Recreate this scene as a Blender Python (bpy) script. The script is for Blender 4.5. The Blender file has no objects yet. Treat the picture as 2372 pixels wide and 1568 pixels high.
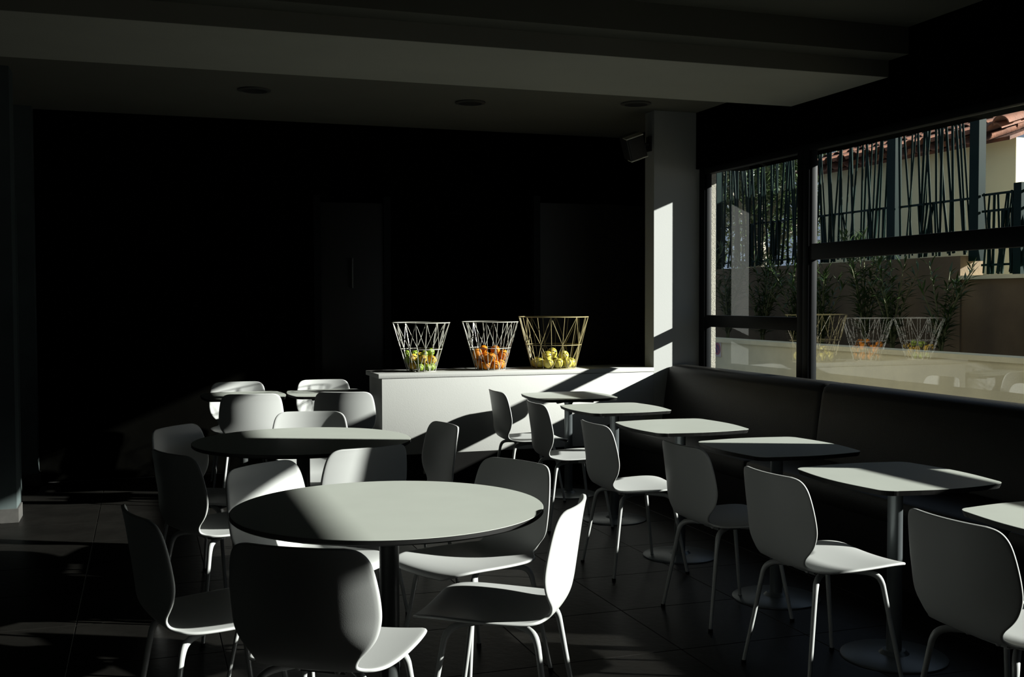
import bpy, bmesh, math, random
from mathutils import Vector, Matrix
random.seed(7)
scene = bpy.context.scene
C = scene.collection

# ---------------------------------------------------------------- camera
cam_d = bpy.data.cameras.new('camera')
cam = bpy.data.objects.new('camera', cam_d)
C.objects.link(cam)
FPX = 2517.34
R = Matrix(((0.94671, 0.01410, -0.32178), (-0.32204, 0.03232, -0.94618), (-0.00294, 0.99938, 0.03514)))
cam.matrix_world = Matrix.Translation((0, 0, 1.45)) @ R.to_4x4()
cam_d.sensor_fit = 'HORIZONTAL'
cam_d.sensor_width = 36.0
cam_d.lens = FPX * 36.0 / 2372.0
cam_d.clip_start = 0.02
cam_d.clip_end = 300
scene.camera = cam

# ---------------------------------------------------------------- world, sun, exposure
SUN_TRAVEL = Vector((-1.0, 0.46, -0.425))
world = bpy.data.worlds.new('world')
scene.world = world
world.use_nodes = True
wn = world.node_tree
bgn = wn.nodes['Background']
bgn.inputs['Color'].default_value = (0.60, 0.76, 1.0, 1)
bgn.inputs['Strength'].default_value = 0.35
sun_d = bpy.data.lights.new('sun', 'SUN')
sun_d.energy = 21.0
sun_d.angle = math.radians(0.75)
sun_d.color = (1.0, 0.985, 0.93)
sun = bpy.data.objects.new('sun', sun_d)
C.objects.link(sun)
sun.rotation_euler = SUN_TRAVEL.to_track_quat('-Z', 'Y').to_euler()
sun.location = (20, -8, 10)
vs = scene.view_settings
vs.view_transform = 'Standard'
vs.look = 'None'
vs.exposure = 0.0
vs.gamma = 1.0
vs.use_curve_mapping = False


# ---------------------------------------------------------------- materials
def mat(name, col, rough=0.5, metal=0.0, spec=0.5, noise=0.0, nscale=8.0, bump=0.0, bscale=60.0, col2=None):
    m = bpy.data.materials.new(name)
    m.use_nodes = True
    nt = m.node_tree
    b = nt.nodes['Principled BSDF']
    b.inputs['Roughness'].default_value = rough
    b.inputs['Metallic'].default_value = metal
    b.inputs['Specular IOR Level'].default_value = spec
    c4 = (*col, 1)
    b.inputs['Base Color'].default_value = c4
    tc = nt.nodes.new('ShaderNodeTexCoord')
    if noise or col2:
        n = nt.nodes.new('ShaderNodeTexNoise')
        n.inputs['Scale'].default_value = nscale
        n.inputs['Detail'].default_value = 5
        nt.links.new(tc.outputs['Object'], n.inputs['Vector'])
        r = nt.nodes.new('ShaderNodeValToRGB')
        r.color_ramp.elements[0].position = 0.3
        r.color_ramp.elements[1].position = 0.7
        lo = col2 if col2 else tuple(max(0, v * (1 - noise)) for v in col)
        hi = col if col2 else tuple(min(1, v * (1 + noise)) for v in col)
        r.color_ramp.elements[0].color = (*lo, 1)
        r.color_ramp.elements[1].color = (*hi, 1)
        nt.links.new(n.outputs['Fac'], r.inputs['Fac'])
        nt.links.new(r.outputs['Color'], b.inputs['Base Color'])
    if bump:
        n2 = nt.nodes.new('ShaderNodeTexNoise')
        n2.inputs['Scale'].default_value = bscale
        n2.inputs['Detail'].default_value = 4
        nt.links.new(tc.outputs['Object'], n2.inputs['Vector'])
        bp = nt.nodes.new('ShaderNodeBump')
        bp.inputs['Strength'].default_value = bump
        bp.inputs['Distance'].default_value = 0.01
        nt.links.new(n2.outputs['Fac'], bp.inputs['Height'])
        nt.links.new(bp.outputs['Normal'], b.inputs['Normal'])
    return m


def glass_mat(name, tint=(0.93, 0.95, 0.94)):
    m = bpy.data.materials.new(name)
    m.use_nodes = True
    nt = m.node_tree
    nt.nodes.remove(nt.nodes['Principled BSDF'])
    out = nt.nodes['Material Output']
    tr = nt.nodes.new('ShaderNodeBsdfTransparent')
    tr.inputs['Color'].default_value = (*tint, 1)
    gl = nt.nodes.new('ShaderNodeBsdfGlossy')
    gl.inputs['Roughness'].default_value = 0.0
    gl.inputs['Color'].default_value = (1, 1, 1, 1)
    # Schlick reflectance of a double glazed pane, the same from either side
    geo = nt.nodes.new('ShaderNodeNewGeometry')
    dot = nt.nodes.new('ShaderNodeVectorMath'); dot.operation = 'DOT_PRODUCT'
    nt.links.new(geo.outputs['Incoming'], dot.inputs[0])
    nt.links.new(geo.outputs['Normal'], dot.inputs[1])

    def mth(op, a, b=None, src2=None):
        n = nt.nodes.new('ShaderNodeMath'); n.operation = op
        for i, q in enumerate((a, b)):
            if q is None:
                continue
            if isinstance(q, (int, float)):
                n.inputs[i].default_value = q
            else:
                nt.links.new(q, n.inputs[i])
        return n.outputs[0]
    c = mth('ABSOLUTE', dot.outputs['Value'])
    p5 = mth('POWER', mth('SUBTRACT', 1.0, c), 5.0)
    fac = mth('ADD', mth('MULTIPLY', p5, 0.92), 0.08)
    mx = nt.nodes.new('ShaderNodeMixShader')
    nt.links.new(fac, mx.inputs['Fac'])
    nt.links.new(tr.outputs['BSDF'], mx.inputs[1])
    nt.links.new(gl.outputs['BSDF'], mx.inputs[2])
    nt.links.new(mx.outputs['Shader'], out.inputs['Surface'])
    return m


M = {
    'chair': mat('white_plastic', (0.2957, 0.3068, 0.2994), 0.42, spec=0.4, bump=0.02, bscale=400),
    'leg': mat('white_steel', (0.2661, 0.2772, 0.2735), 0.3, spec=0.5, noise=0.03, nscale=30),
    'mount': mat('grey_steel', (0.1320, 0.1408, 0.1408), 0.4, metal=0.6, noise=0.1, nscale=30),
    'top': mat('white_laminate', (0.2794, 0.2994, 0.2694), 0.45, spec=0.4, noise=0.03, nscale=4),
    'edge': mat('black_edge', (0.004, 0.0042, 0.004), 0.6, noise=0.2, nscale=20, spec=0.15),
    'pole': mat('grey_column', (0.0968, 0.1100, 0.1144), 0.35, metal=0.5, noise=0.05, nscale=20),
    'darkpole': mat('black_column', (0.025, 0.028, 0.028), 0.4, noise=0.1, nscale=20),
    'counter': mat('white_paint', (0.3327, 0.3407, 0.3249), 0.6, noise=0.02, nscale=3, bump=0.05, bscale=120),
    'pillar': mat('white_plaster', (0.3004, 0.3112, 0.3004), 0.7, noise=0.02, nscale=2, bump=0.05, bscale=150),
    'plinth': mat('dark_plinth', (0.0028, 0.0028, 0.0025), 0.5, noise=0.2, nscale=6, spec=0.1),
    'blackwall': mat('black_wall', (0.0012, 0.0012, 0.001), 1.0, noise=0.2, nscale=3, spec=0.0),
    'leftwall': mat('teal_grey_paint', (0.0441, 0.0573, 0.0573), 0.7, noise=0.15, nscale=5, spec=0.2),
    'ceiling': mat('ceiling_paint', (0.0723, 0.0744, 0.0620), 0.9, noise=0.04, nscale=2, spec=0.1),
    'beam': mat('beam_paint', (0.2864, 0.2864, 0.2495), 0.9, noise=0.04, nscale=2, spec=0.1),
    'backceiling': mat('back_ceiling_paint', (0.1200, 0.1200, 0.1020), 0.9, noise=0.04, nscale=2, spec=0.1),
    'tile': mat('dark_slate_tile', (0.0046, 0.0044, 0.0038), 0.42, noise=0.35, nscale=3.5, bump=0.15, bscale=25, spec=0.12),
    'grout': mat('pale_grout', (0.0252, 0.0244, 0.0218), 0.9, noise=0.2, nscale=20),
    'frame': mat('anthracite_aluminium', (0.0045, 0.0055, 0.0062), 0.5, noise=0.1, nscale=10, spec=0.08),
    'leather': mat('black_leather', (0.009, 0.009, 0.008), 0.42, noise=0.15, nscale=6, bump=0.15, bscale=180, spec=0.15),
    'glass': glass_mat('window_glass'),
    'stucco': mat('rough_stucco', (0.2292, 0.2218, 0.1848), 0.95, noise=0.25, nscale=70, bump=0.8, bscale=160),
    'wire': mat('white_wire', (0.2772, 0.2772, 0.2439), 0.35, noise=0.03, nscale=40),
    'brass': mat('pale_gold_wire', (0.2292, 0.1959, 0.0961), 0.35, noise=0.05, nscale=40),
    'orange': mat('orange_peel', (0.5208, 0.1596, 0.0025), 0.5, noise=0.1, nscale=30, spec=0.2, bump=0.35, bscale=260),
    'lemon': mat('lemon_peel', (0.4620, 0.2856, 0.0168), 0.5, noise=0.1, nscale=25, bump=0.3, bscale=240),
    'lime': mat('lime_peel', (0.1680, 0.2520, 0.0126), 0.45, noise=0.2, nscale=25, bump=0.3, bscale=240),
    'apple': mat('yellow_apple_skin', (0.50, 0.38, 0.06), 0.38, col2=(0.34, 0.34, 0.05), nscale=14),
    'stalk': mat('brown_stalk', (0.10, 0.06, 0.03), 0.8, noise=0.2, nscale=40),
    'speaker': mat('black_speaker', (0.022, 0.022, 0.024), 0.5, noise=0.1, nscale=40),
    'speakerlit': mat('speaker_lit_edge', (0.5, 0.5, 0.44), 0.5, noise=0.1, nscale=40),  # pale tone stands for light caught on the cabinet edges
    'lampring': mat('lamp_ring', (0.05, 0.05, 0.045), 0.5, noise=0.1, nscale=40),
    'lamphole': mat('lamp_reflector', (0.010, 0.010, 0.010), 0.6, noise=0.1, nscale=40),
    'fence': mat('dark_green_metal', (0.0012, 0.0105, 0.0085), 0.4, noise=0.15, nscale=5, spec=0.1),
    'garden': mat('beige_garden_wall', (0.84, 0.76, 0.5), 0.9, noise=0.10, nscale=3, bump=0.2, bscale=60),
    'retain': mat('brown_retaining_wall', (0.16, 0.115, 0.065), 0.9, noise=0.3, nscale=1.5, bump=0.3, bscale=40),
    'house': mat('cream_render', (0.88, 0.82, 0.52), 0.9, noise=0.04, nscale=2, bump=0.1, bscale=90),
    'rooftile': mat('terracotta_tile', (0.16, 0.065, 0.035), 0.8, noise=0.6, nscale=4, bump=0.3, bscale=40),
    'soil': mat('planter_soil', (0.06, 0.045, 0.03), 0.95, noise=0.3, nscale=10, bump=0.6, bscale=30),
    'paving': mat('pale_paving', (0.2520, 0.2369, 0.2016), 0.9, noise=0.12, nscale=2, bump=0.2, bscale=30),
    'leaf': mat('oleander_leaf', (0.045, 0.085, 0.022), 0.35, col2=(0.025, 0.05, 0.012), nscale=3),
    'treeleaf': mat('tree_leaf', (0.05, 0.09, 0.025), 0.45, col2=(0.02, 0.04, 0.01), nscale=2),
    'bark': mat('grey_bark', (0.22, 0.20, 0.16), 0.9, noise=0.4, nscale=12, bump=0.5, bscale=30),
    'stem': mat('green_stem', (0.10, 0.11, 0.04), 0.7, noise=0.2, nscale=20),
    'signwhite': mat('sticker_white', (0.6, 0.52, 0.48), 0.5, noise=0.03, nscale=20),
    'signred': mat('sticker_red', (0.4, 0.09, 0.14), 0.5, noise=0.03, nscale=20),
    'signblue': mat('sticker_violet', (0.1, 0.06, 0.14), 0.5, noise=0.03, nscale=20),
    'door': mat('dark_door', (0.004, 0.004, 0.004), 0.5, noise=0.1, nscale=3),
    'steel': mat('brushed_steel', (0.1, 0.1, 0.09), 0.35, metal=0.8, noise=0.05, nscale=30),
}


# ---------------------------------------------------------------- helpers
def add_box(bm, lo, hi):
    vs_ = [bm.verts.new((x, y, z)) for x in (lo[0], hi[0]) for y in (lo[1], hi[1]) for z in (lo[2], hi[2])]
    for f in ((0, 1, 3, 2), (4, 6, 7, 5), (0, 4, 5, 1), (2, 3, 7, 6), (0, 2, 6, 4), (1, 5, 7, 3)):
        bm.faces.new([vs_[i] for i in f])


def add_tube(bm, pts, rad, seg=8, closed=False, cap=True):
    pts = [Vector(p) for p in pts]
    n = len(pts)
    rads = rad if isinstance(rad, (list, tuple)) else [rad] * n
    rings = []
    prev = None
    for i, p in enumerate(pts):
        if closed:
            t = (pts[(i + 1) % n] - pts[i - 1]).normalized()
        elif i == 0:
            t = (pts[1] - pts[0]).normalized()
        elif i == n - 1:
            t = (pts[-1] - pts[-2]).normalized()
        else:
            t = ((pts[i + 1] - p).normalized() + (p - pts[i - 1]).normalized()).normalized()
        if prev is None:
            a = Vector((0, 0, 1)) if abs(t.z) < 0.9 else Vector((1, 0, 0))
            u = t.cross(a).normalized()
        else:
            u = (prev - t * prev.dot(t)).normalized()
        prev = u
        v = t.cross(u)
        rings.append([bm.verts.new(p + (u * math.cos(2 * math.pi * k / seg) + v * math.sin(2 * math.pi * k / seg)) * rads[i]) for k in range(seg)])
    m = n if closed else n - 1
    for i in range(m):
        a, b = rings[i], rings[(i + 1) % n]
        for k in range(seg):
            bm.faces.new((a[k], a[(k + 1) % seg], b[(k + 1) % seg], b[k]))
    if cap and not closed:
        bm.faces.new(list(reversed(rings[0])))
        bm.faces.new(rings[-1])


def add_lathe(bm, prof, seg=32, center=(0, 0)):
    rings = []
    for r, z in prof:
        if r < 1e-6:
            rings.append([bm.verts.new((center[0], center[1], z))])
        else:
            rings.append([bm.verts.new((center[0] + r * math.cos(2 * math.pi * k / seg), center[1] + r * math.sin(2 * math.pi * k / seg), z)) for k in range(seg)])
    for a, b in zip(rings, rings[1:]):
        if len(a) == 1 and len(b) == 1:
            continue
        for k in range(seg):
            k2 = (k + 1) % seg
            if len(a) == 1:
                bm.faces.new((a[0], b[k2], b[k]))
            elif len(b) == 1:
                bm.faces.new((a[k], a[k2], b[0]))
            else:
                bm.faces.new((a[k], a[k2], b[k2], b[k]))


def add_prism(bm, outline, z0, z1, inset_bottom=0.0):
    """outline: list of (x, y); inset_bottom scales the lower loop"""
    s = 1 - inset_bottom
    lo = [bm.verts.new((x * s, y * s, z0)) for x, y in outline]
    hi = [bm.verts.new((x, y, z1)) for x, y in outline]
    n = len(outline)
    for k in range(n):
        bm.faces.new((lo[k], lo[(k + 1) % n], hi[(k + 1) % n], hi[k]))
    bm.faces.new(hi)
    bm.faces.new(list(reversed(lo)))


def mesh_from(bm, name, smooth=False, sharp=40):
    bmesh.ops.recalc_face_normals(bm, faces=bm.faces)
    me = bpy.data.meshes.new(name)
    if smooth:
        lim = math.radians(sharp)
        for f in bm.faces:
            f.smooth = True
        for e in bm.edges:
            if len(e.link_faces) == 2 and e.calc_face_angle(0) > lim:
                e.smooth = False
    bm.to_mesh(me)
    bm.free()
    return me


def link(name, me, m=None, parent=None, loc=None):
    o = bpy.data.objects.new(name, me)
    C.objects.link(o)
    if m is not None and me is not None and not me.materials:
        me.materials.append(M[m])
    if parent is not None:
        o.parent = parent
    if loc is not None:
        o.location = loc
    return o


def obj(name, bm, m, parent=None, smooth=False, loc=None, bevel=0.0, sharp=40):
    if bevel:
        bmesh.ops.recalc_face_normals(bm, faces=bm.faces)
        bmesh.ops.bevel(bm, geom=[e for e in bm.edges], offset=bevel, segments=2, affect='EDGES', profile=0.5, clamp_overlap=True)
    return link(name, mesh_from(bm, name, smooth or bevel > 0, sharp), m, parent, loc)


def box(name, lo, hi, m, parent=None, bevel=0.0):
    c = [(a + b) / 2 for a, b in zip(lo, hi)]
    bm = bmesh.new()
    add_box(bm, [a - q for a, q in zip(lo, c)], [b - q for b, q in zip(hi, c)])
    off = Vector(c)
    if parent is not None:
        off = parent.matrix_world.inverted() @ off if parent.parent is None and parent.matrix_world != Matrix() else off - parent_world(parent)
    return obj(name, bm, m, parent, loc=off, bevel=bevel)


def parent_world(p):
    v = Vector((0, 0, 0))
    while p is not None:
        v += p.location
        p = p.parent
    return v


def thing(name, label, cat, loc=(0, 0, 0), rotz=0.0, group=None):
    o = bpy.data.objects.new(name, None)
    o.empty_display_size = 0.1
    C.objects.link(o)
    o.location = loc
    o.rotation_euler = (0, 0, rotz)
    tag(o, label, cat, group)
    return o


def tag(o, label=None, cat=None, group=None, kind=None):
    if label:
        o['label'] = label
    if cat:
        o['category'] = cat
    if group:
        o['group'] = group
    if kind:
        o['kind'] = kind
    return o


def struct(o, label, cat):
    return tag(o, label, cat, kind='structure')


def copy_tree(o, parent=None):
    c = o.copy()
    C.objects.link(c)
    c.parent = parent
    for ch in o.children:
        copy_tree(ch, c)
    return c


# ================================================================ SETTING
XG = 4.38          # glass plane
YB = 9.45          # back wall
XL = -0.95         # left wall
YF = -0.8          # added wall behind the viewpoint, keeps sky light out
YC = 8.0           # counter front

# floor: grout bed with single tiles
floor = box('floor', (XL - 0.15, YF, -0.10), (XG + 0.02, YB + 0.1, -0.004), 'grout')
struct(floor, 'dark tiled cafe floor with thin pale joints', 'floor')
T = 0.60
bm = bmesh.new()
add_box(bm, (-T / 2 + 0.002, -T / 2 + 0.002, -0.006), (T / 2 - 0.002, T / 2 - 0.002, 0.0))
bmesh.ops.recalc_face_normals(bm, faces=bm.faces)
bmesh.ops.bevel(bm, geom=[e for e in bm.edges if all(v.co.z > -0.001 for v in e.verts)], offset=0.0015, segments=1, affect='EDGES')
tile_me = mesh_from(bm, 'floor_tile')
fo = parent_world(floor)
x = -0.30 - T / 2
while x < XG + 0.1:
    y = 7.0 - T / 2 - 12 * T
    while y < YB + 0.2:
        if YF - 0.1 < y:
            t = link('floor_tile', tile_me, 'tile', floor, Vector((x, y, 0)) - fo)
        y += T
    x += T
x = -0.90
y = 7.0 - T / 2 - 12 * T

# walls
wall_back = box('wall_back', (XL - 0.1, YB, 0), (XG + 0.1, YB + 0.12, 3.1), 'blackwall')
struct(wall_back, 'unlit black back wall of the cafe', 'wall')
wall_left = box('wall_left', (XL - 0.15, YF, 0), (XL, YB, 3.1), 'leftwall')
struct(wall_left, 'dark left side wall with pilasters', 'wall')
sky_blocker = box('sky_blocker', (XL - 0.1, YF - 0.12, 0), (XG + 0.1, YF, 3.1), 'blackwall')  # unseen wall added to block sky light from the front
struct(sky_blocker, 'unseen dark wall added behind the viewpoint to keep out sky light', 'wall')
box('pilaster', (XL, 7.78, 0), (-0.80, 8.02, 3.0), 'leftwall', wall_left)
box('pilaster', (XL, 9.30, 0), (-0.80, 9.45, 3.0), 'leftwall', wall_left)
box('door_jamb', (XL, 8.45, 0), (-0.84, 8.52, 2.2), 'leftwall', wall_left)
bb = box('baseboard_left', (XL, YF, 0), (XL + 0.012, 7.78, 0.08), 'tile')
struct(bb, 'low dark tile baseboard along the left wall', 'baseboard')
for (x0, x1, y0, y1) in ((XL, -0.788, 7.768, 7.78), (-0.80, -0.788, 7.78, 8.02), (XL, -0.788, 9.288, 9.30), (-0.80, -0.788, 9.30, 9.45)):
    o = box('base_tile', (x0, y0, 0), (x1, y1, 0.09), 'grout', bb)

# right wall: dark header, pier and sill around the windows
wall_right = box('wall_right', (4.32, YF, 2.52), (4.76, 8.0, 3.1), 'blackwall')
struct(wall_right, 'black wall above the side windows', 'wall')
box('pier', (4.32, 3.22, 0), (4.50, 3.92, 2.52), 'blackwall', wall_right)
box('pier', (4.32, YF, 0), (4.50, 0.35, 2.52), 'blackwall', wall_right)
box('rear_part', (4.36, 8.0, 0), (4.41, 9.55, 3.1), 'blackwall', wall_right)

# white wall end (pillar) at the end of the counter
pil = box('wall_pillar', (3.94, YC, 0), (4.36, 8.165, 3.02), 'pillar')
struct(pil, 'white plastered wall end beside the window, sun patch across it', 'wall')
box('dark_panel', (3.30, 8.95, 0), (4.40, 8.99, 2.30), 'door', None)
o = bpy.data.objects['dark_panel']
o.name = 'door_2'
struct(o, 'dark door panel behind the white wall end', 'door')
box('door_frame', (3.24, 8.93, 0), (3.30, 9.0, 2.36), 'frame', o)

# outer end of the window wall
ext = box('wall_exterior', (4.415, 7.97, -0.05), (4.49, 8.6, 2.5), 'stucco')
struct(ext, 'strip of rough sunlit stucco just outside the window', 'wall')

# ceiling with beam and step
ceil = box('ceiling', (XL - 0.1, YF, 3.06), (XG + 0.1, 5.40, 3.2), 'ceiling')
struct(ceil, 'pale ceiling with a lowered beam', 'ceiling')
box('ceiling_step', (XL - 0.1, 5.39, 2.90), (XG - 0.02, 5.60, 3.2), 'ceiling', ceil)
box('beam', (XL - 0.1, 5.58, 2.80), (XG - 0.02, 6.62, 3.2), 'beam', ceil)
box('beam_front_shade', (XL - 0.1, 5.572, 2.8005), (XG - 0.02, 5.5805, 2.905), 'backceiling', ceil)  # added thin strip, shade on the beam's front put into its darker colour
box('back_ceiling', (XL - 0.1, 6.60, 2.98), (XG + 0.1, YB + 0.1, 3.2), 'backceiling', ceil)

# recessed ceiling lamps
for (lx, ly, lab) in ((0.79, 8.10, 'unlit round recessed ceiling lamp, the left one behind the beam'),
                      (2.42, 8.10, 'unlit round recessed ceiling lamp, the middle one above the baskets'),
                      (3.66, 7.75, 'unlit round recessed ceiling lamp nearest the white wall end')):
    t = thing('ceiling_lamp', lab, 'lamp', (lx, ly, 2.98), group='recessed ceiling lamps')
    bm = bmesh.new()
    add_lathe(bm, [(0.088, -0.001), (0.118, -0.001), (0.118, -0.010), (0.090, -0.014), (0.088, -0.001)], 32)
    obj('trim_ring', bm, 'lampring', t, smooth=True)
    bm = bmesh.new()
    add_lathe(bm, [(0.0, -0.003), (0.05, -0.003), (0.089, -0.012), (0.089, -0.002), (0.0, -0.0015)], 32)
    obj('reflector', bm, 'lamphole', t, smooth=True)


# windows -----------------------------------------------------------------
def window(n, y0, y1, head, transoms, jambs, label):
    """transoms: list of (z0, z1); jambs: list of (y0, y1) solid verticals"""
    w = thing('window_%d' % n, label, 'window', (XG, (y0 + y1) / 2, 0))
    w['kind'] = 'structure'
    f0, f1 = XG - 0.032, XG + 0.032
    a = jambs[0][1]
    b = jambs[1][0]
    for j in jambs:
        box('jamb', (f0, j[0], 0), (f1, j[1], head), 'frame', w, bevel=0.004)
    # stepped sash profile beside each jamb
    for (ya, yb) in ((a, a + 0.022), (b - 0.022, b)):
        box('sash_stile', (XG - 0.022, ya, 0.05), (XG + 0.022, yb, head), 'frame', w, bevel=0.003)
    box('head_rail', (f0, a, head - 0.05), (f1, b, head), 'frame', w, bevel=0.004)
    box('bottom_rail', (f0, a, 0), (f1, b, 0.09), 'frame', w, bevel=0.004)
    zs = [0.09]
    for (z0, z1) in transoms:
        box('transom', (f0 + 0.006, a, z0), (f1 - 0.006, b, z1), 'frame', w, bevel=0.004)
        zs += [z0, z1]
    zs.append(head - 0.05)
    for k in range(0, len(zs), 2):
        bm = bmesh.new()
        ya, yb = a + 0.01, b - 0.01
        v = [bm.verts.new((0, yy - (y0 + y1) / 2, zz)) for yy, zz in ((ya, zs[k]), (yb, zs[k]), (yb, zs[k + 1]), (ya, zs[k + 1]))]
        bm.faces.new(v)
        obj('pane', bm, 'glass', w)
    return w


w1 = window(1, 6.51, 8.0, 2.52, [(1.230, 1.325)], [(6.51, 6.575), (7.905, 7.995)], 'dark framed side window nearest the white wall end, low crossbar')
w2 = window(2, 3.92, 6.51, 2.52, [(1.722, 1.832)], [(3.92, 3.96), (6.44, 6.51)], 'wide dark framed side window with a high crossbar')
w3 = window(3, 0.35, 3.22, 2.52, [(1.285, 1.39)], [(0.35, 0.45), (3.165, 3.22)], 'dark framed side window beside the nearest tables, just out of view')

# small sign on the low garden wall outside
st = thing('wall_sign', 'small round red rimmed prohibition sign on a square plate outside the far window', 'sign', (5.974, 10.557, 0.911))
bm = bmesh.new()
add_box(bm, (-0.003, -0.078, -0.086), (0.006, 0.078, 0.086))
obj('plate', bm, 'signwhite', st)


def disc_x(bm, r0, r1, x0, x1, seg=28):
    ins, outs = [], []
    for k in range(seg):
        a = 2 * math.pi * k / seg
        outs.append([bm.verts.new((xx, r1 * math.cos(a), r1 * math.sin(a))) for xx in (x0, x1)])
        if r0 > 0:
            ins.append([bm.verts.new((xx, r0 * math.cos(a), r0 * math.sin(a))) for xx in (x0, x1)])
    for k in range(seg):
        k2 = (k + 1) % seg
        bm.faces.new((outs[k][0], outs[k2][0], outs[k2][1], outs[k][1]))
        if r0 > 0:
            bm.faces.new((ins[k][0], ins[k2][0], outs[k2][0], outs[k][0]))
            bm.faces.new((ins[k][1], ins[k2][1], outs[k2][1], outs[k][1]))
    if r0 <= 0:
        bm.faces.new([o_[0] for o_ in outs])
        bm.faces.new([o_[1] for o_ in outs])


bm = bmesh.new(); disc_x(bm, 0.0, 0.050, -0.0045, -0.003); obj('disc', bm, 'signblue', st)
bm = bmesh.new(); disc_x(bm, 0.046, 0.066, -0.006, -0.003); obj('ring', bm, 'signred', st)
bm = bmesh.new(); add_box(bm, (-0.0058, -0.049, -0.008), (-0.0042, 0.049, 0.008))
bmesh.ops.rotate(bm, verts=bm.verts, cent=(0, 0, 0), matrix=Matrix.Rotation(math.radians(45), 3, 'X'))
obj('slash', bm, 'signred', st)

# dark doorway in the back wall
d1 = thing('door_1', 'barely visible dark door with vertical bar handle in the back wall', 'door', (1.735, YB, 0))
d1['kind'] = 'structure'
box('leaf', (1.46, YB - 0.05, 0), (2.01, YB - 0.01, 2.30), 'door', d1, bevel=0.004)
for (xa, xb) in ((1.40, 1.46), (2.01, 2.07)):
    box('door_frame', (xa, YB - 0.07, 0), (xb, YB - 0.001, 2.36), 'frame', d1)
bm = bmesh.new(); add_tube(bm, [(-0.01, -0.09, 1.56), (-0.01, -0.09, 1.82)], 0.012, 10)
obj('handle', bm, 'steel', d1, smooth=True)

# ================================================================ COUNTER, BENCH, SPEAKER
ct = thing('counter', 'long white counter with thin worktop carrying three wire fruit baskets', 'counter', (2.81, 8.25, 0))
box('body', (1.69, YC, 0.285), (3.94, 8.47, 0.863), 'counter', ct, bevel=0.003)
box('plinth', (1.70, YC + 0.004, 0.0), (3.94, 8.46, 0.285), 'plinth', ct)
box('worktop', (1.665, YC - 0.004, 0.866), (3.94, 8.49, 0.900), 'counter', ct, bevel=0.003)


def banquette(y0, y1, label):
    L = y1 - y0
    t = thing('banquette', label, 'bench', (3.9, (y0 + y1) / 2, 0), group='black banquettes along the windows')
    bm = bmesh.new()
    # back cushion: profile in XZ swept along Y
    prof = [(0.41, 0.40), (0.40, 0.87), (0.37, 0.91), (0.30, 0.922), (0.21, 0.920), (0.17, 0.90), (0.155, 0.86), (0.125, 0.66), (0.10, 0.46), (0.10, 0.40)]
    g = 0.002
    ys = [-L / 2 + g, -L / 2 + g + 0.012, -L / 2 + g + 0.04, L / 2 - g - 0.04, L / 2 - g - 0.012, L / 2 - g]
    ins = [0.008, 0.003, 0, 0, 0.003, 0.008]
    cx, cz = 0.27, 0.66
    rings = []
    for yy, q in zip(ys, ins):
        rings.append([bm.verts.new((px + (cx - px) * q / 0.15, yy, pz + (cz - pz) * q / 0.25)) for px, pz in prof])
    for r0, r1 in zip(rings, rings[1:]):
        for k in range(len(prof)):
            k2 = (k + 1) % len(prof)
            bm.faces.new((r0[k], r0[k2], r1[k2], r1[k]))
    bm.faces.new(rings[0]); bm.faces.new(list(reversed(rings[-1])))
    obj('backrest', bm, 'leather', t, smooth=True, sharp=60)
    bm = bmesh.new()
    add_box(bm, (-0.40, -L / 2 + 0.006, 0.33), (0.10, L / 2 - 0.006, 0.46))
    obj('seat', bm, 'leather', t, bevel=0.03)
    bm = bmesh.new()
    add_box(bm, (-0.34, -L / 2, 0.0), (0.40, L / 2, 0.33))
    obj('base', bm, 'plinth', t)

banquette(5.86, 7.99, 'black leather banquette touching the white counter under the windows')
banquette(3.72, 5.86, 'black leather banquette in the middle of the window wall')
banquette(1.58, 3.72, 'black leather banquette nearest the viewpoint at the right edge')

# speaker on the pillar
sp = thing('wall_speaker', 'small black loudspeaker tilted on a bracket high on the white wall end', 'speaker', (3.78, 8.05, 2.69))
bm = bmesh.new()
add_box(bm, (-0.075, -0.075, -0.095), (0.075, 0.075, 0.095))
b1 = obj('cabinet', bm, 'speaker', sp, bevel=0.008)
bm = bmesh.new()
add_box(bm, (-0.066, -0.088, -0.086), (0.066, -0.0745, 0.086))
b2 = obj('grille', bm, 'lamphole', sp, bevel=0.004)
bm = bmesh.new(); add_box(bm, (-0.074, -0.083, 0.088), (0.074, 0.0, 0.0975)); b3 = obj('lit_top_edge', bm, 'speakerlit', sp)
bm = bmesh.new(); add_box(bm, (-0.074, -0.083, -0.0975), (0.074, 0.0, -0.088)); b4 = obj('lit_bottom_edge', bm, 'speakerlit', sp)  # both pale strips paint the cabinet's edges as lit
for o in (b1, b2, b3, b4):
    o.rotation_euler = (math.radians(18), math.radians(-20), math.radians(-8))
bm = bmesh.new()
add_tube(bm, [(0.05, 0.05, 0.02), (0.12, 0.05, 0.03), (0.158, 0.03, 0.03)], 0.012, 8)
add_box(bm, (0.150, -0.01, -0.03), (0.160, 0.08, 0.09))
obj('bracket', bm, 'speaker', sp, smooth=True)


# ================================================================ CHAIRS
def catmull(pts, n):
    out = []
    P = [Vector(p) for p in pts]
    P = [P[0] * 2 - P[1]] + P + [P[-1] * 2 - P[-2]]
    dim = len(P[0])
    segs = len(P) - 3
    for i in range(n):
        u = i / (n - 1) * segs
        k = min(int(u), segs - 1)
        t = u - k
        p0, p1, p2, p3 = P[k:k + 4]
        out.append(0.5 * ((2 * p1) + (p2 - p0) * t + (2 * p0 - 5 * p1 + 4 * p2 - p3) * t * t + (3 * p1 - p0 - 3 * p2 + p3) * t ** 3))
    return out


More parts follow.
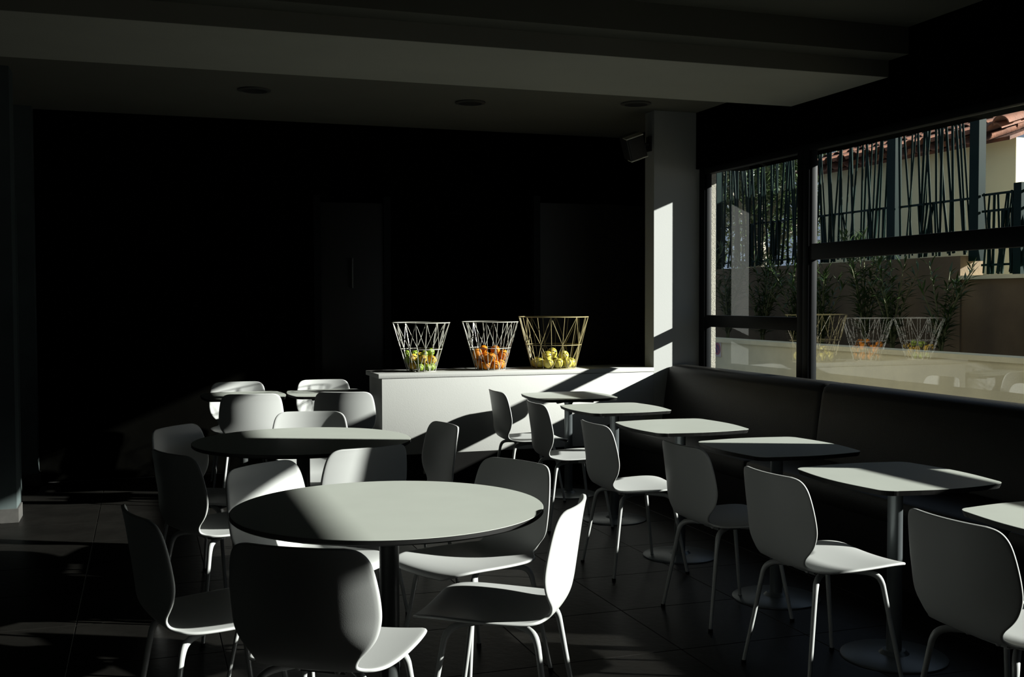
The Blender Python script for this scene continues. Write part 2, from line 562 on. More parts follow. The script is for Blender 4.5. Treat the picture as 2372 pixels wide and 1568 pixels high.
# control rows: x, z, half width, back factor (0 seat .. 1 back)
ROWS = [
    (0.2634, 0.4180, 0.1195, 0.00),
    (0.2588, 0.4280, 0.1558, 0.00),
    (0.2451, 0.4370, 0.1849, 0.00),
    (0.2097, 0.4430, 0.2099, 0.00),
    (0.1526, 0.4440, 0.2213, 0.00),
    (0.0784, 0.4410, 0.2255, 0.00),
    (-0.0015, 0.4380, 0.2244, 0.00),
    (-0.0701, 0.4370, 0.2192, 0.00),
    (-0.1180, 0.4380, 0.2088, 0.00),
    (-0.1500, 0.4420, 0.1912, 0.00),
    (-0.1680, 0.4480, 0.1683, 0.05),
    (-0.1830, 0.4580, 0.1538, 0.12),
    (-0.1964, 0.4741, 0.1567, 0.25),
    (-0.2069, 0.4943, 0.1695, 0.45),
    (-0.2156, 0.5205, 0.1942, 0.65),
    (-0.2235, 0.5528, 0.2135, 0.85),
    (-0.2317, 0.6012, 0.2243, 1.00),
    (-0.2391, 0.6517, 0.2243, 1.00),
    (-0.2464, 0.7022, 0.2189, 1.00),
    (-0.2525, 0.7425, 0.2114, 1.00),
    (-0.2571, 0.7677, 0.2028, 1.00),
    (-0.2606, 0.7859, 0.1888, 1.00),
    (-0.2629, 0.7959, 0.1695, 1.00),
    (-0.2640, 0.8000, 0.1449, 1.00)]


def chair_shell():
    rows = catmull(ROWS, 62)
    NV = 14
    verts, faces = [], []
    for r in rows:
        x, z, hw, g = r
        g = min(1, max(0, g))
        for j in range(NV + 1):
            v = -1 + 2 * j / NV
            # crowd columns toward the rims
            v = math.sin(v * math.pi / 2) * 0.5 + v * 0.5
            q = (v * hw / 0.21)
            xx = x + 0.042 * g * q * q
            zz = z + (1 - g) * 0.012 * q * q
            verts.append((xx, v * hw, zz))
    for i in range(len(rows) - 1):
        for j in range(NV):
            a = i * (NV + 1) + j
            faces.append((a, a + 1, a + NV + 2, a + NV + 1))
    me = bpy.data.meshes.new('shell_source')
    me.from_pydata(verts, [], faces)
    o = bpy.data.objects.new('shell_source', me)
    C.objects.link(o)
    s = o.modifiers.new('s', 'SOLIDIFY'); s.thickness = 0.011; s.offset = 0
    b = o.modifiers.new('b', 'SUBSURF'); b.levels = 1; b.render_levels = 1
    dg = bpy.context.evaluated_depsgraph_get()
    ev = bpy.data.meshes.new_from_object(o.evaluated_get(dg))
    bpy.data.objects.remove(o)
    ev.polygons.foreach_set('use_smooth', [True] * len(ev.polygons))
    norms = [v.normal.copy() for v in ev.vertices]
    pts = [v.co.copy() for v in ev.vertices]

    def subset(name, test):
        idx, vv, ff = {}, [], []
        for p in ev.polygons:
            c = p.center
            if test(c):
                f = []
                for i in p.vertices:
                    if i not in idx:
                        idx[i] = len(vv)
                        vv.append(i)
                    f.append(idx[i])
                ff.append(f)
        m = bpy.data.meshes.new(name)
        m.from_pydata([pts[i] for i in vv], [], ff)
        m.polygons.foreach_set('use_smooth', [True] * len(m.polygons))
        m.normals_split_custom_set_from_vertices([norms[i] for i in vv])
        m.materials.append(M['chair'])
        return m
    isback = lambda c: c.z > 0.466 and c.x < -0.15
    return subset('seat', lambda c: not isback(c)), subset('backrest', isback)


SEAT_ME, BACK_ME = chair_shell()


def leg_mesh(sx, sy):
    bm = bmesh.new()
    ctrl = [(0.02 * sx, 0.05 * sy, 0.416), (0.075 * sx, 0.10 * sy, 0.416), (0.115 * sx, 0.135 * sy, 0.414), (0.138 * sx, 0.155 * sy, 0.403),
            (0.150 * sx, 0.166 * sy, 0.380), (0.158 * sx, 0.172 * sy, 0.34), (0.180 * sx, 0.188 * sy, 0.20), (0.212 * sx, 0.212 * sy, 0.006)]
    pts = catmull(ctrl, 22)
    n = len(pts)
    rad = [0.0115 - 0.0035 * max(0, (i - 10) / (n - 11)) for i in range(n)]
    add_tube(bm, pts, rad, 10)
    me = mesh_from(bm, 'leg', True)
    me.materials.append(M['leg'])
    bm = bmesh.new()
    add_lathe(bm, [(0, 0.0), (0.010, 0.0), (0.0105, 0.012), (0.0, 0.014)], 12, center=(0.212 * sx, 0.212 * sy))
    fm = mesh_from(bm, 'glide', True)
    fm.materials.append(M['edge'])
    return me, fm


LEGS = [leg_mesh(a, b) for a in (1, -1) for b in (1, -1)]
bm = bmesh.new()
add_box(bm, (-0.085, -0.075, 0.404), (0.095, 0.075, 0.430))
bmesh.ops.recalc_face_normals(bm, faces=bm.faces)
bmesh.ops.bevel(bm, geom=list(bm.edges), offset=0.006, segments=2, affect='EDGES')
MOUNT_ME = mesh_from(bm, 'seat_mount', True); MOUNT_ME.materials.append(M['mount'])
bm = bmesh.new()
add_lathe(bm, [(0.0, 0.404), (0.006, 0.4045), (0.009, 0.409), (0.009, 0.4175)], 12, center=(0, 0))
BOLT_ME = mesh_from(bm, 'bolt', True); BOLT_ME.materials.append(M['leg'])


def make_chair(loc, deg, label, group):
    t = thing('dining_chair', label, 'chair', (loc[0], loc[1], 0.0005), math.radians(deg), group)
    link('seat', SEAT_ME, None, t)
    link('backrest', BACK_ME, None, t)
    for lm, fm in LEGS:
        l = link('leg', lm, None, t)
        link('glide', fm, None, l)
    link('seat_mount', MOUNT_ME, None, t)
    for (bx, by) in ((0.13, 0.06), (0.13, -0.06), (-0.11, 0.06), (-0.11, -0.06)):
        link('bolt', BOLT_ME, None, t, (bx, by, 0.012))
    return t


G1, G2, G3, G4 = 'chairs around the near round table', 'chairs around the far round table', 'row of chairs facing the banquette', 'chairs at the small tables by the back wall'


CHAIRS = [
    ((0.510, 3.098), 56, 'white moulded chair nearest the viewer, its shaded back turned to us', G1),
    ((1.110, 3.360), 147.5, 'white chair right of the near round table, back blazing in the sun', G1),
    ((1.214, 4.040), -155.4, 'white chair facing us behind the right rim of the near round table', G1),
    ((0.590, 4.215), -49, 'white chair with sunlit backrest behind the left rim of the near round table', G1),
    ((0.204, 3.597), 14.2, 'dark shaded chair at lower left, left of the near round table', G1),
    ((0.869, 4.990), 110.1, 'chair half sunlit half dark between the two round tables, back towards us', G2),
    ((0.334, 5.733), -38.2, 'bluish shaded chair left of the far round table, facing it', G2),
    ((0.867, 6.170), -104.7, 'white chair facing us behind the far round table', G2),
    ((1.272, 5.490), -173.3, 'black looking shaded chair right of the far round table before the counter', G2),
    ((0.322, 4.982), 25.5, 'dark shaded chair with one thin lit edge, front left of the far round table', G2),
    ((0.712, 8.735), -91.2, 'sunlit chair facing us behind the left small table at the back', G4),
    ((1.388, 8.735), -94, 'sunlit chair facing us behind the right small table beside the counter', G4),
    ((0.742, 8.012), 83, 'pale sunlit chair with back to us at the left small back table', G4),
    ((1.425, 7.943), 72.4, 'chair with back to us half in shadow beside the left end of the counter', G4),
    ((2.644, 7.437), -1.2, 'white chair at the table closest to the counter', G3),
    ((2.603, 6.500), -2.3, 'white chair second from the counter in the banquette row', G3),
    ((2.500, 5.314), -0.2, 'white chair third from the counter in the banquette row', G3),
    ((2.534, 4.391), 2.2, 'shaded chair fourth from the counter in the banquette row', G3),
    ((2.475, 3.565), 2.0, 'white chair with sunlit seat fifth from the counter in the banquette row', G3),
    ((2.509, 2.632), 2.1, 'large shaded chair at the right edge, sixth from the counter', G3)]
for (loc, deg, lab, grp) in CHAIRS:
    make_chair(loc, deg, lab, grp)


# ================================================================ TABLES
def table_base(t, pole_r, base_r, m, h):
    bm = bmesh.new()
    add_lathe(bm, [(0, 0.0005), (base_r, 0.0005), (base_r, 0.006), (base_r - 0.01, 0.010), (0.06, 0.016), (0.045, 0.03), (0, 0.03)], 40)
    obj('base', bm, m, t, smooth=True)
    bm = bmesh.new()
    add_lathe(bm, [(0, 0.012), (pole_r, 0.012), (pole_r, h - 0.06), (pole_r + 0.02, h - 0.036), (0, h - 0.036)], 24)
    obj('column', bm, m, t, smooth=True)
    bm = bmesh.new()
    for a in (45, 135):
        c, s = math.cos(math.radians(a)), math.sin(math.radians(a))
        add_tube(bm, [(-0.2 * c, -0.2 * s, h - 0.035), (0.2 * c, 0.2 * s, h - 0.035)], 0.0115, 8)
    obj('support_arms', bm, 'darkpole', t, smooth=True)


def round_table(loc, r, label):
    t = thing('round_table', label, 'table', (loc[0], loc[1], 0), group='round white tables')
    h = 0.74
    bm = bmesh.new()
    add_lathe(bm, [(0, h - 0.024), (r - 0.030, h - 0.024), (r - 0.006, h - 0.019), (r, h - 0.014), (r, h - 0.0012), (0, h - 0.0012)], 96)
    obj('edge_board', bm, 'edge', t, smooth=True)
    bm = bmesh.new()
    add_lathe(bm, [(0, h - 0.0011), (r - 0.0015, h - 0.0011), (r - 0.0025, h), (0, h)], 96)
    obj('tabletop', bm, 'top', t, smooth=True)
    table_base(t, 0.034, 0.27, 'darkpole', h)
    return t


def soft_square(hx, hy, cr, bow, n=10):
    """outline of a square with bowed sides and rounded corners"""
    pts = []
    corners = [(1, -1), (1, 1), (-1, 1), (-1, -1)]
    for q in range(4):
        a0 = -90 + 90 * q
        sx, sy = corners[q]
        for i in range(n + 1):
            a = math.radians(a0 + 90 * i / n)
            pts.append((sx * (hx - cr) + cr * math.cos(a), sy * (hy - cr) + cr * math.sin(a)))
        nx, ny = corners[(q + 1) % 4]
        a = math.radians(a0 + 90)
        p0 = pts[-1]
        p1 = (nx * (hx - cr) + cr * math.cos(a), ny * (hy - cr) + cr * math.sin(a))
        for i in range(1, n):
            u = i / n
            b = bow * math.sin(math.pi * u)
            pts.append((p0[0] + (p1[0] - p0[0]) * u + b * math.cos(a), p0[1] + (p1[1] - p0[1]) * u + b * math.sin(a)))
    return pts


def square_table(loc, label, group, hx=0.285, hy=0.305, rot=0.0, m='pole'):
    t = thing('bistro_table', label, 'table', (loc[0], loc[1], 0), math.radians(rot), group)
    h = 0.74
    ol = soft_square(hx, hy, 0.06, 0.028)
    bm = bmesh.new()
    add_prism(bm, ol, h - 0.020, h - 0.0012, 0.02)
    obj('edge_board', bm, 'edge', t)
    bm = bmesh.new()
    add_prism(bm, [(x * 0.996, y * 0.996) for x, y in ol], h - 0.0011, h)
    obj('tabletop', bm, 'top', t)
    table_base(t, 0.030, 0.21, m, h)
    return t


round_table((0.797, 3.67), 0.535, 'large round white table in the foreground with black edge')
round_table((0.77, 5.59), 0.55, 'round table farther back, half in shadow, with black edge')
TL = ['small white square table closest to the counter', 'small white square table second from the counter', 'small white square table third from the counter, fully sunlit',
      'small square table fourth from the counter, mostly in shadow', 'small white square table fifth from the counter with diagonal shadow stripes', 'small white square table cut by the right edge']
for (x, y), lab in zip(((3.00, 7.52), (2.94, 6.55), (2.87, 5.49), (2.90, 4.55), (2.87, 3.635), (2.88, 2.68)), TL):
    square_table((x, y), lab, 'small tables along the banquette')
square_table((0.715, 8.42), 'small dark lying table left of the other at the back wall', 'small tables by the back wall', m='darkpole')
square_table((1.355, 8.40), 'small table between the back chairs beside the counter end', 'small tables by the back wall', m='darkpole')


# ================================================================ FRUIT BASKETS
def basket(cx, cy, z0, rt, rb, h, m, label, n=8, wr=0.0024, midf=0.46):
    t = thing('wire_basket', label, 'basket', (cx, cy, z0), group='wire fruit baskets on the counter')
    wr_ = wr

    def rad(f):
        return rb + (rt - rb) * f

    def ring(name, f, z, w):
        bm = bmesh.new()
        r = rad(f)
        add_tube(bm, [(r * math.cos(2 * math.pi * k / 48), r * math.sin(2 * math.pi * k / 48), z) for k in range(48)], w, 6, closed=True)
        obj(name, bm, m, t, smooth=True)
    ring('rim', 1, h, wr * 1.5)
    ring('middle_ring', midf, h * midf, wr * 1.15)
    ring('base_ring', 0, wr * 1.3, wr * 1.3)

    def wire(f0, a0, f1, a1):
        bm = bmesh.new()
        p = []
        for f, a in ((f0, a0), (f1, a1)):
            p.append(Vector((rad(f) * math.cos(a), rad(f) * math.sin(a), wr + (h - wr) * f)))
        add_tube(bm, p, wr_, 6)
        me = mesh_from(bm, 'wire', True)
        me.materials.append(M[m])
        return me
    st = 2 * math.pi / n
    up_l = wire(1, 0, midf, st / 2)
    up_r = wire(1, 0, midf, -st / 2)
    lo_l = wire(midf, st / 2, 0, st)
    lo_r = wire(midf, -st / 2, 0, -st)
    ver = wire(1, 0, 0, 0)
    for i in range(n):
        a = i * st + 0.35
        for me in (up_l, up_r, lo_l, lo_r, ver):
            o = link('wire', me, None, t)
            o.rotation_euler = (0, 0, a)
        o = link('wire', ver, None, t)
        o.rotation_euler = (0, 0, a + st / 2)
    # crossed base wires
    bm = bmesh.new()
    for a in (0.2, 0.2 + math.pi / 3, 0.2 + 2 * math.pi / 3):
        add_tube(bm, [(-rb * math.cos(a), -rb * math.sin(a), wr), (rb * math.cos(a), rb * math.sin(a), wr)], wr, 6)
    obj('base_cross', bm, m, t, smooth=True)
    return t


ZC = 0.9005
BK = [(2.045, 8.20, 0.222, 0.110, 0.378, 'wire', 'white wire basket of limes and lemons, left on the counter'),
      (2.605, 8.20, 0.222, 0.116, 0.380, 'wire', 'white wire basket of oranges, middle of the counter'),
      (3.150, 8.22, 0.281, 0.178, 0.415, 'brass', 'larger pale gold wire basket of yellow apples, right on the counter')]
for b in BK:
    basket(b[0], b[1], ZC, b[2], b[3], b[4], b[5], b[6], wr=0.0024 if b[5] == 'wire' else 0.0027)


def fruit_mesh(kind):
    bm = bmesh.new()
    if kind == 'orange':
        prof = [(0.0, -0.93), (0.10, -0.96), (0.35, -0.92), (0.70, -0.70), (0.95, -0.32), (1.0, 0.05), (0.92, 0.42), (0.68, 0.74), (0.34, 0.93), (0.10, 0.955), (0, 0.92)]
    elif kind == 'lemon':
        prof = [(0.0, -1.38), (0.13, -1.34), (0.17, -1.20), (0.40, -1.03), (0.72, -0.72), (0.92, -0.30), (0.95, 0.1), (0.86, 0.5), (0.62, 0.86), (0.32, 1.10), (0.16, 1.20), (0, 1.24)]
    elif kind == 'lime':
        prof = [(0.0, -1.14), (0.12, -1.10), (0.40, -0.95), (0.75, -0.66), (0.95, -0.28), (1.0, 0.05), (0.92, 0.42), (0.68, 0.74), (0.34, 0.98), (0.12, 1.05), (0, 1.08)]
    else:
        prof = [(0.0, -0.78), (0.12, -0.82), (0.32, -0.90), (0.62, -0.80), (0.86, -0.45), (1.0, 0.02), (0.98, 0.38), (0.80, 0.72), (0.50, 0.90), (0.24, 0.88), (0.08, 0.74), (0, 0.68)]
    cp = catmull(prof, 22)
    add_lathe(bm, [(0 if i in (0, 21) else max(0.01, p[0]), p[1]) for i, p in enumerate(cp)], 20)
    return mesh_from(bm, kind, True, 80)


FR = {k: fruit_mesh(k) for k in ('orange', 'lemon', 'lime', 'apple')}
for k in FR:
    FR[k].materials.append(M[k])
bm = bmesh.new(); add_tube(bm, [(0, 0, 0.66), (0.03, 0.01, 0.95), (0.10, 0.03, 1.15)], [0.05, 0.04, 0.055], 6)
STALK = mesh_from(bm, 'stalk', True); STALK.materials.append(M['stalk'])
bm = bmesh.new(); add_lathe(bm, [(0, 0.97), (0.10, 0.965), (0.12, 0.945), (0.0, 0.92)], 8)
BUTTON = mesh_from(bm, 'stem_button', True); BUTTON.materials.append(M['stem'])


def pack(b, spec):
    """settle spheres in the basket's cone; returns positions"""
    cx, cy, rt, rb, h = b[:5]
    P = []
    z = 0.05
    for i, (k, r) in enumerate(spec):
        a = i * 2.4
        q = 0.6 * rb * math.sqrt(((i * 7) % 10) / 10)
        P.append([q * math.cos(a), q * math.sin(a), r + 0.03 + 0.022 * i, r, k])
    for it in range(800):
        for p in P:
            p[2] -= 0.0012 if it < 550 else 0.0002
        for _ in range(2):
            for i in range(len(P)):
                for j in range(i + 1, len(P)):
                    p, q = P[i], P[j]
                    d = Vector((p[0] - q[0], p[1] - q[1], p[2] - q[2]))
                    L = d.length or 1e-5
                    need = (p[3] + q[3]) * 1.01
                    if L < need:
                        d = d / L * (need - L) * 0.5
                        for ax in range(3):
                            p[ax] += d[ax]
                            q[ax] -= d[ax]
            for p in P:
                if p[2] < p[3] + 0.006:
                    p[2] = p[3] + 0.006
                lim = rb + (rt - rb) * p[2] / h - p[3] * 1.06 - 0.003
                rr = math.hypot(p[0], p[1])
                if rr > lim:
                    p[0] *= lim / rr
                    p[1] *= lim / rr
    return P


ORD = ['leftmost', 'second from left', 'third from left', 'fourth from left', 'fifth from left', 'sixth from left', 'seventh from left', 'eighth from left', 'ninth from left']


def fill(b, spec, group, labels):
    P = pack(b, spec)
    lab = {}
    for k in set(p[4] for p in P):
        # fruit on the near side can be told apart by height and place, the rest cannot
        ids = [i for i, p in enumerate(P) if p[4] == k]
        zs = sorted(P[i][2] for i in ids)
        c1, c2 = zs[len(zs) // 3], zs[(2 * len(zs)) // 3]
        rows = {'bottom': [], 'middle': [], 'top': []}
        for i in ids:
            if P[i][1] > 0.025:
                lab[i] = labels[k] + ', hidden at the back of the heap'
            else:
                rows['bottom' if P[i][2] < c1 else ('middle' if P[i][2] < c2 else 'top')].append(i)
        for rn, li in rows.items():
            for n, i in enumerate(sorted(li, key=lambda q: P[q][0])):
                lab[i] = '%s, %s in the %s layer' % (labels[k], ORD[n] if len(li) > 1 else 'the front one', rn)
    for i, (x, y, z, r, k) in enumerate(P):
        t = link(k, FR[k], None, None, (b[0] + x, b[1] + y, ZC + z))
        s = r * (0.8 if k == 'lemon' else (0.93 if k == 'lime' else 0.99))
        t.scale = (s, s, s)
        if k == 'lemon':
            t.rotation_euler = (math.pi / 2 + random.uniform(-0.3, 0.3), random.uniform(-0.4, 0.4), random.uniform(0, 6.28))
        else:
            t.rotation_euler = (random.uniform(-0.7, 0.7), random.uniform(-0.7, 0.7), random.uniform(0, 6.28))
        tag(t, lab[i], 'fruit', group)
        link('stalk' if k == 'apple' else 'stem_button', STALK if k == 'apple' else BUTTON, None, t)


sp1 = [(k, {'e': 0.038, 'i': 0.030}[k[1]] * (1 + 0.06 * math.sin(i * 1.9))) for i, k in enumerate(['lemon', 'lime', 'lime', 'lemon', 'lemon', 'lime', 'lemon', 'lime', 'lemon', 'lime', 'lemon', 'lemon', 'lime', 'lemon', 'lime', 'lemon', 'lemon', 'lime', 'lemon', 'lime', 'lime', 'lime', 'lime', 'lime'])]
fill(BK[0], sp1, 'limes and lemons in the left basket', {'lemon': 'yellow lemon in the left basket', 'lime': 'green lime in the left basket'})
sp2 = [('orange', 0.037 + 0.002 * math.sin(i * 1.7)) for i in range(20)]
fill(BK[1], sp2, 'oranges in the middle basket', {'orange': 'orange in the middle basket'})
sp3 = [('apple', 0.040 + 0.003 * math.sin(i * 2.1)) for i in range(19)]
fill(BK[2], sp3, 'apples in the right basket', {'apple': 'yellow apple in the gold basket'})

# ================================================================ OUTSIDE
gr = box('ground', (4.40, -14, -0.16), (40, 40, -0.06), 'paving')
struct(gr, 'pale paving outside the windows', 'ground')
gw = box('wall_garden', (5.98, 2.0, -0.06), (6.14, 14.5, 0.985), 'garden')
struct(gw, 'low beige garden wall running along outside the windows', 'wall')
box('coping', (5.95, 2.0, 0.985), (6.17, 14.5, 1.025), 'garden', gw)
so = box('planter_soil', (6.14, 2.0, -0.06), (7.19, 14.5, 0.82), 'soil')
struct(so, 'dark planting bed behind the low garden wall', 'ground')
rw = box('wall_retaining', (7.19, 8.22, -0.06), (7.45, 16.0, 1.85), 'retain')
struct(rw, 'stained brown retaining wall behind the plants', 'wall')
box('lower_section', (7.21, 3.0, -0.06), (7.45, 8.22, 1.63), 'retain', rw)
box('sill', (7.17, 7.2, 1.63), (7.47, 8.22, 1.665), 'garden', rw)
tr = box('terrace', (7.45, 3.0, -0.06), (9.0, 16.0, 1.55), 'paving')
struct(tr, 'raised terrace between the fence and the house', 'ground')


def fence(y0, y1, zb, zt, rails, posts, nbars, tilt, label, seed):
    rnd = random.Random(seed)
    t = thing('metal_fence', label, 'fence', (7.32, (y0 + y1) / 2, zb))
    for (py, w, pt) in posts:
        box('post', (7.28, py - w / 2, zb - 0.05), (7.36, py + w / 2, pt), 'fence', t)
    for rz in rails:
        box('rail', (7.31, y0, rz - 0.010), (7.33, y1, rz + 0.010), 'fence', t)
    ym = (y0 + y1) / 2
    for i in range(nbars):
        yy = y0 + (i + 0.5 + rnd.uniform(-0.42, 0.42)) * (y1 - y0) / nbars
        dy = rnd.uniform(-tilt, tilt)
        dx = rnd.choice((-0.018, 0.018))
        bm = bmesh.new()
        r = rnd.uniform(0.008, 0.0145)
        a, b = max(y0, min(y1, yy - dy)), max(y0, min(y1, yy + dy))
        add_tube(bm, [(dx, a - ym, 0.01 + rnd.uniform(0, 0.03)), (dx, b - ym, zt - zb - rnd.uniform(0, 0.02))], r, 6)
        obj('bar', bm, 'fence', t, smooth=True)
    # shorter bars that end at the middle rail
    for i in range(int(nbars * 0.55)):
        yy = y0 + rnd.uniform(0.03, 0.97) * (y1 - y0)
        dy = rnd.uniform(-0.05, 0.05)
        bm = bmesh.new()
        add_tube(bm, [(0.0, max(y0, min(y1, yy - dy)) - ym, 0.015), (0.0, max(y0, min(y1, yy + dy)) - ym, rails[1] - zb)], rnd.uniform(0.009, 0.015), 6)
        obj('bar', bm, 'fence', t, smooth=True)


fence(8.24, 9.25, 1.85, 3.45, (1.93, 2.385, 3.40), ((9.335, 0.13, 3.46), (8.16, 0.12, 3.46)), 18, 0.10, 'tall dark green fence panel of slanting bars between the two right posts', 3)
fence(9.43, 10.70, 1.85, 3.45, (1.93, 2.395, 3.40), ((10.80, 0.13, 3.46),), 21, 0.10, 'tall dark green fence panel of slanting bars beside the window mullion', 4)
fence(10.90, 12.86, 1.85, 3.45, (1.93, 2.40, 3.40), ((12.95, 0.10, 3.46),), 32, 0.09, 'tall dark green fence panel seen through the narrow far window', 5)
fence(7.25, 8.09, 1.66, 2.42, (1.76, 2.25, 2.40), ((7.63, 0.09, 2.47),), 17, 0.09, 'low dark green fence of crossed bars at the right edge', 6)

# house with tiled roof
hs = thing('house', 'cream house with terracotta tiled roof behind the green fence', 'house', (9.0, 11.2, -0.14))
HY0, HY1 = 9.46, 13.05
bm = bmesh.new()
add_box(bm, (0, HY0 - 11.2, 0.08), (5.0, HY1 - 11.2, 3.34))
obj('wall', bm, 'house', hs)
slope = math.radians(19)
bm = bmesh.new()
RT = (-0.22, 3.36)
for yy in (HY0 - 11.2 - 0.15, HY1 - 11.2 + 0.1):
    pass
v = [(-0.20, 3.33), (2.6, 3.33 + 2.8 * math.tan(slope)), (2.6, 3.29 + 2.8 * math.tan(slope)), (-0.20, 3.29)]
n0 = [bm.verts.new((a, HY0 - 11.2 - 0.12, b)) for a, b in v]
n1 = [bm.verts.new((a, HY1 - 11.2 + 0.1, b)) for a, b in v]
for k in range(4):
    bm.faces.new((n0[k], n0[(k + 1) % 4], n1[(k + 1) % 4], n1[k]))
bm.faces.new(n0); bm.faces.new(list(reversed(n1)))
roof = obj('roof', bm, 'rooftile', hs)


def barrel(r0, r1, L, up, th=0.014, seg=8):
    """half-round tile lying along +x; up=True is a cover tile, False a pan"""
    bm = bmesh.new()
    ring = []
    for (xx, r) in ((0, r0), (L, r1)):
        row = []
        for rr in (r, r - th):
            for k in range(seg + 1):
                a = math.pi * k / seg
                row.append(bm.verts.new((xx, rr * math.cos(a), (1 if up else -1) * rr * math.sin(a) * 0.75)))
        ring.append(row)
    n = seg + 1
    for k in range(seg):
        bm.faces.new((ring[0][k], ring[0][k + 1], ring[1][k + 1], ring[1][k]))
        bm.faces.new((ring[0][n + k], ring[1][n + k], ring[1][n + k + 1], ring[0][n + k + 1]))
        for q in (0, 1):
            bm.faces.new((ring[q][k], ring[q][k + 1], ring[q][n + k + 1], ring[q][n + k]))
    for q in (0, seg):
        bm.faces.new((ring[0][q], ring[1][q], ring[1][n + q], ring[0][n + q]))
    me = mesh_from(bm, 'roof_tile', True, 50)
    me.materials.append(M['rooftile'])
    return me


COVER, PAN = barrel(0.105, 0.085, 0.44, True), barrel(0.10, 0.085, 0.44, False)
PITCH = 0.27
rnd = random.Random(11)
yy = HY0 - 11.2 - 0.05
while yy < HY1 - 11.2 + 0.05:
    for k in range(6):
        for me, dy, dz in ((COVER, 0, 0.115), (PAN, PITCH / 2, 0.088)):
            o = link('roof_tile', me, None, roof, (-0.34 + k * 0.36 * math.cos(slope) + rnd.uniform(-0.015, 0.015), yy + dy, 3.285 + dz + k * 0.36 * math.sin(slope) + 0.0))
            o.rotation_euler = (rnd.uniform(-0.04, 0.04), -slope + 0.05, rnd.uniform(-0.03, 0.03))
    yy += PITCH
# verge ridge tiles at the right end
for k in range(6):
    o = link('ridge_tile', COVER, None, roof, (-0.36 + k * 0.34 * math.cos(slope), HY0 - 11.2 - 0.16, 3.44 + k * 0.34 * math.sin(slope)))
    o.rotation_euler = (0, -slope + 0.04, 0)
    o.scale = (1, 1.15, 1.2)


# plants ------------------------------------------------------------------
def leaf_blade(bm, base, d, L, w, droop):
    d = d.normalized()
    side = d.cross(Vector((0, 0, 1)))
    if side.length < 1e-3:
        side = Vector((1, 0, 0))
    side.normalize()
    p1 = base + d * L * 0.45 + Vector((0, 0, -droop * L * 0.12))
    p2 = base + d * L + Vector((0, 0, -droop * L * 0.5))
    up = side.cross(d).normalized() * w * 0.25
    a = bm.verts.new(base)
    b, c = bm.verts.new(p1 + side * w / 2 + up), bm.verts.new(p1 - side * w / 2 + up)
    m_ = bm.verts.new(p1)
    e = bm.verts.new(p2)
    bm.faces.new((a, m_, b)); bm.faces.new((a, c, m_)); bm.faces.new((m_, e, b)); bm.faces.new((m_, c, e))


def oleander(x, y, z, hgt, nst, spread, label, seed, L=0.17):
    rnd = random.Random(seed)
    t = thing('oleander_shrub', label, 'shrub', (x, y, z), group='oleanders in the planting bed')
    bs, bl = bmesh.new(), bmesh.new()
    for s in range(nst):
        a = rnd.uniform(0, 6.283)
        h = hgt * rnd.uniform(0.65, 1.0)
        sp_ = spread * rnd.uniform(0.2, 1.0)
        pts = [Vector((0.03 * math.cos(a), 0.03 * math.sin(a), 0))]
        for k in range(1, 6):
            u = k / 5
            pts.append(Vector((sp_ * u * u * math.cos(a), sp_ * u * u * math.sin(a), h * u)))
        add_tube(bs, pts, [0.010, 0.009, 0.008, 0.007, 0.005, 0.003], 5)
        for k in range(int(h * 40)):
            u = rnd.uniform(0.25, 1.0)
            i = min(4, int(u * 5))
            p = pts[i].lerp(pts[i + 1], u * 5 - i)
            b = rnd.uniform(0, 6.283)
            d = Vector((math.cos(b), math.sin(b), rnd.uniform(0.2, 1.2) if u < 0.92 else rnd.uniform(0.8, 2.5)))
            leaf_blade(bl, p, d, L * rnd.uniform(0.7, 1.2), 0.022 * rnd.uniform(0.8, 1.3), rnd.uniform(0.1, 0.8))
    obj('stems', bs, 'stem', t, smooth=True)
    f = obj('foliage', bl, 'leaf', t)
    f['kind'] = 'stuff'


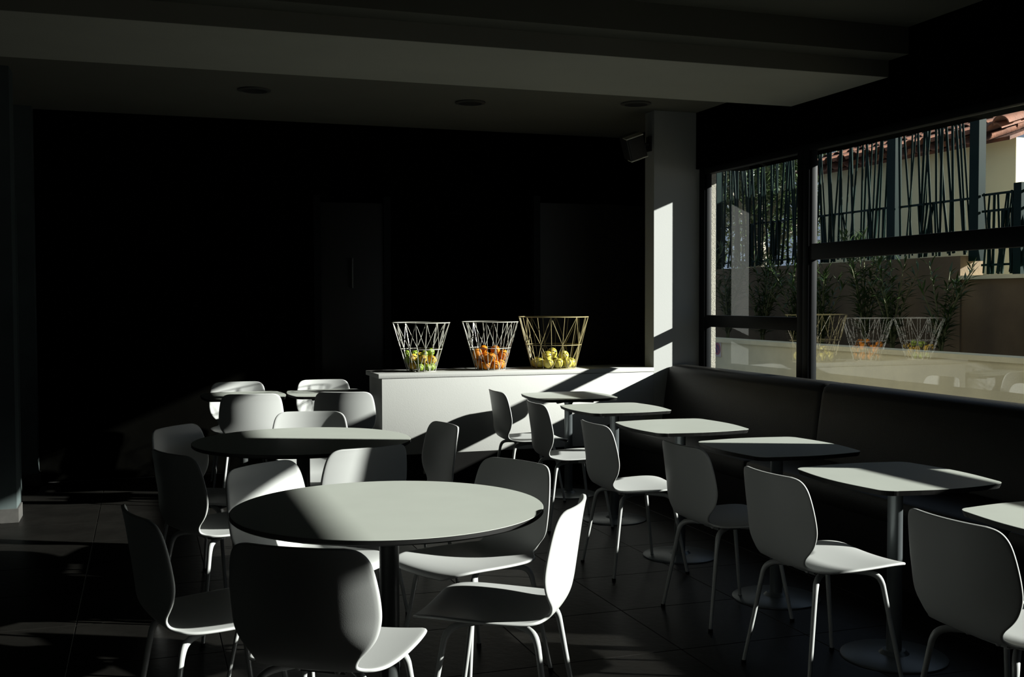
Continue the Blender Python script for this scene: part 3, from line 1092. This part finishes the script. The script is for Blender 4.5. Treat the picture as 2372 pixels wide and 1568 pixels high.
OL = [(6.75, 7.95, 0.95, 7, 0.30, 'slender oleander farthest right before the brown wall'),
      (6.70, 8.55, 1.05, 10, 0.35, 'oleander second from the right before the brown wall'),
      (6.80, 9.10, 1.35, 9, 0.28, 'tall oleander whose tip rises in front of the fence bars'),
      (6.65, 9.60, 1.05, 12, 0.38, 'dense oleander in the middle of the planting bed'),
      (6.75, 10.2, 1.05, 12, 0.38, 'dense oleander just right of the window mullion'),
      (6.75, 10.9, 1.15, 12, 0.38, 'oleander just left of the window mullion'),
      (6.70, 11.6, 1.25, 12, 0.40, 'bushy oleander in the narrow far window'),
      (6.75, 12.4, 1.40, 12, 0.40, 'bright leafed oleander beside the stucco strip')]
for i, (x, y, h, n, s, lab) in enumerate(OL):
    oleander(x, y, 0.82, h, n, s, lab, 50 + i)


def tree(x, y, z, hgt, cr, nleaf, label, seed, tr=0.11):
    rnd = random.Random(seed)
    t = thing('tree', label, 'tree', (x, y, z), group='trees beyond the fence')
    bm = bmesh.new()
    add_tube(bm, [(0, 0, 0), (0.05, 0.03, hgt * 0.35), (-0.04, 0.06, hgt * 0.7), (0.02, 0, hgt)], [tr, tr * 0.85, tr * 0.6, tr * 0.2], 10)
    for k in range(7):
        a = k * 0.9 + rnd.uniform(-0.3, 0.3)
        h0 = hgt * rnd.uniform(0.4, 0.75)
        add_tube(bm, [(0, 0.04, h0), (cr * 0.4 * math.cos(a), cr * 0.4 * math.sin(a), h0 + hgt * 0.15), (cr * 0.8 * math.cos(a), cr * 0.8 * math.sin(a), h0 + hgt * 0.22)], [tr * 0.4, tr * 0.25, tr * 0.08], 6)
    obj('trunk', bm, 'bark', t, smooth=True)
    bm = bmesh.new()
    for k in range(nleaf):
        while True:
            v_ = Vector((rnd.uniform(-1, 1), rnd.uniform(-1, 1), rnd.uniform(-1, 1)))
            if v_.length < 1:
                break
        v_ *= 0.55 + 0.45 * rnd.random()
        p = Vector((v_.x * cr, v_.y * cr, hgt * 0.78 + v_.z * hgt * 0.42))
        d = Vector((rnd.uniform(-1, 1), rnd.uniform(-1, 1), rnd.uniform(-0.7, 0.7)))
        leaf_blade(bm, p, d, 0.16, 0.07, 0.3)
    f = obj('foliage', bm, 'treeleaf', t)
    f['kind'] = 'stuff'


tree(9.6, 15.6, -0.06, 4.6, 1.7, 5200, 'dark leafy tree with pale trunk seen through the narrow far window', 91, 0.16)
tree(11.8, 19.5, -0.06, 5.5, 2.4, 6000, 'dark tree far behind the fence left of the house', 92, 0.16)
tree(8.0, 20.5, -0.06, 4.6, 1.9, 4200, 'dark tree beside the stucco strip beyond the fence', 93, 0.12)
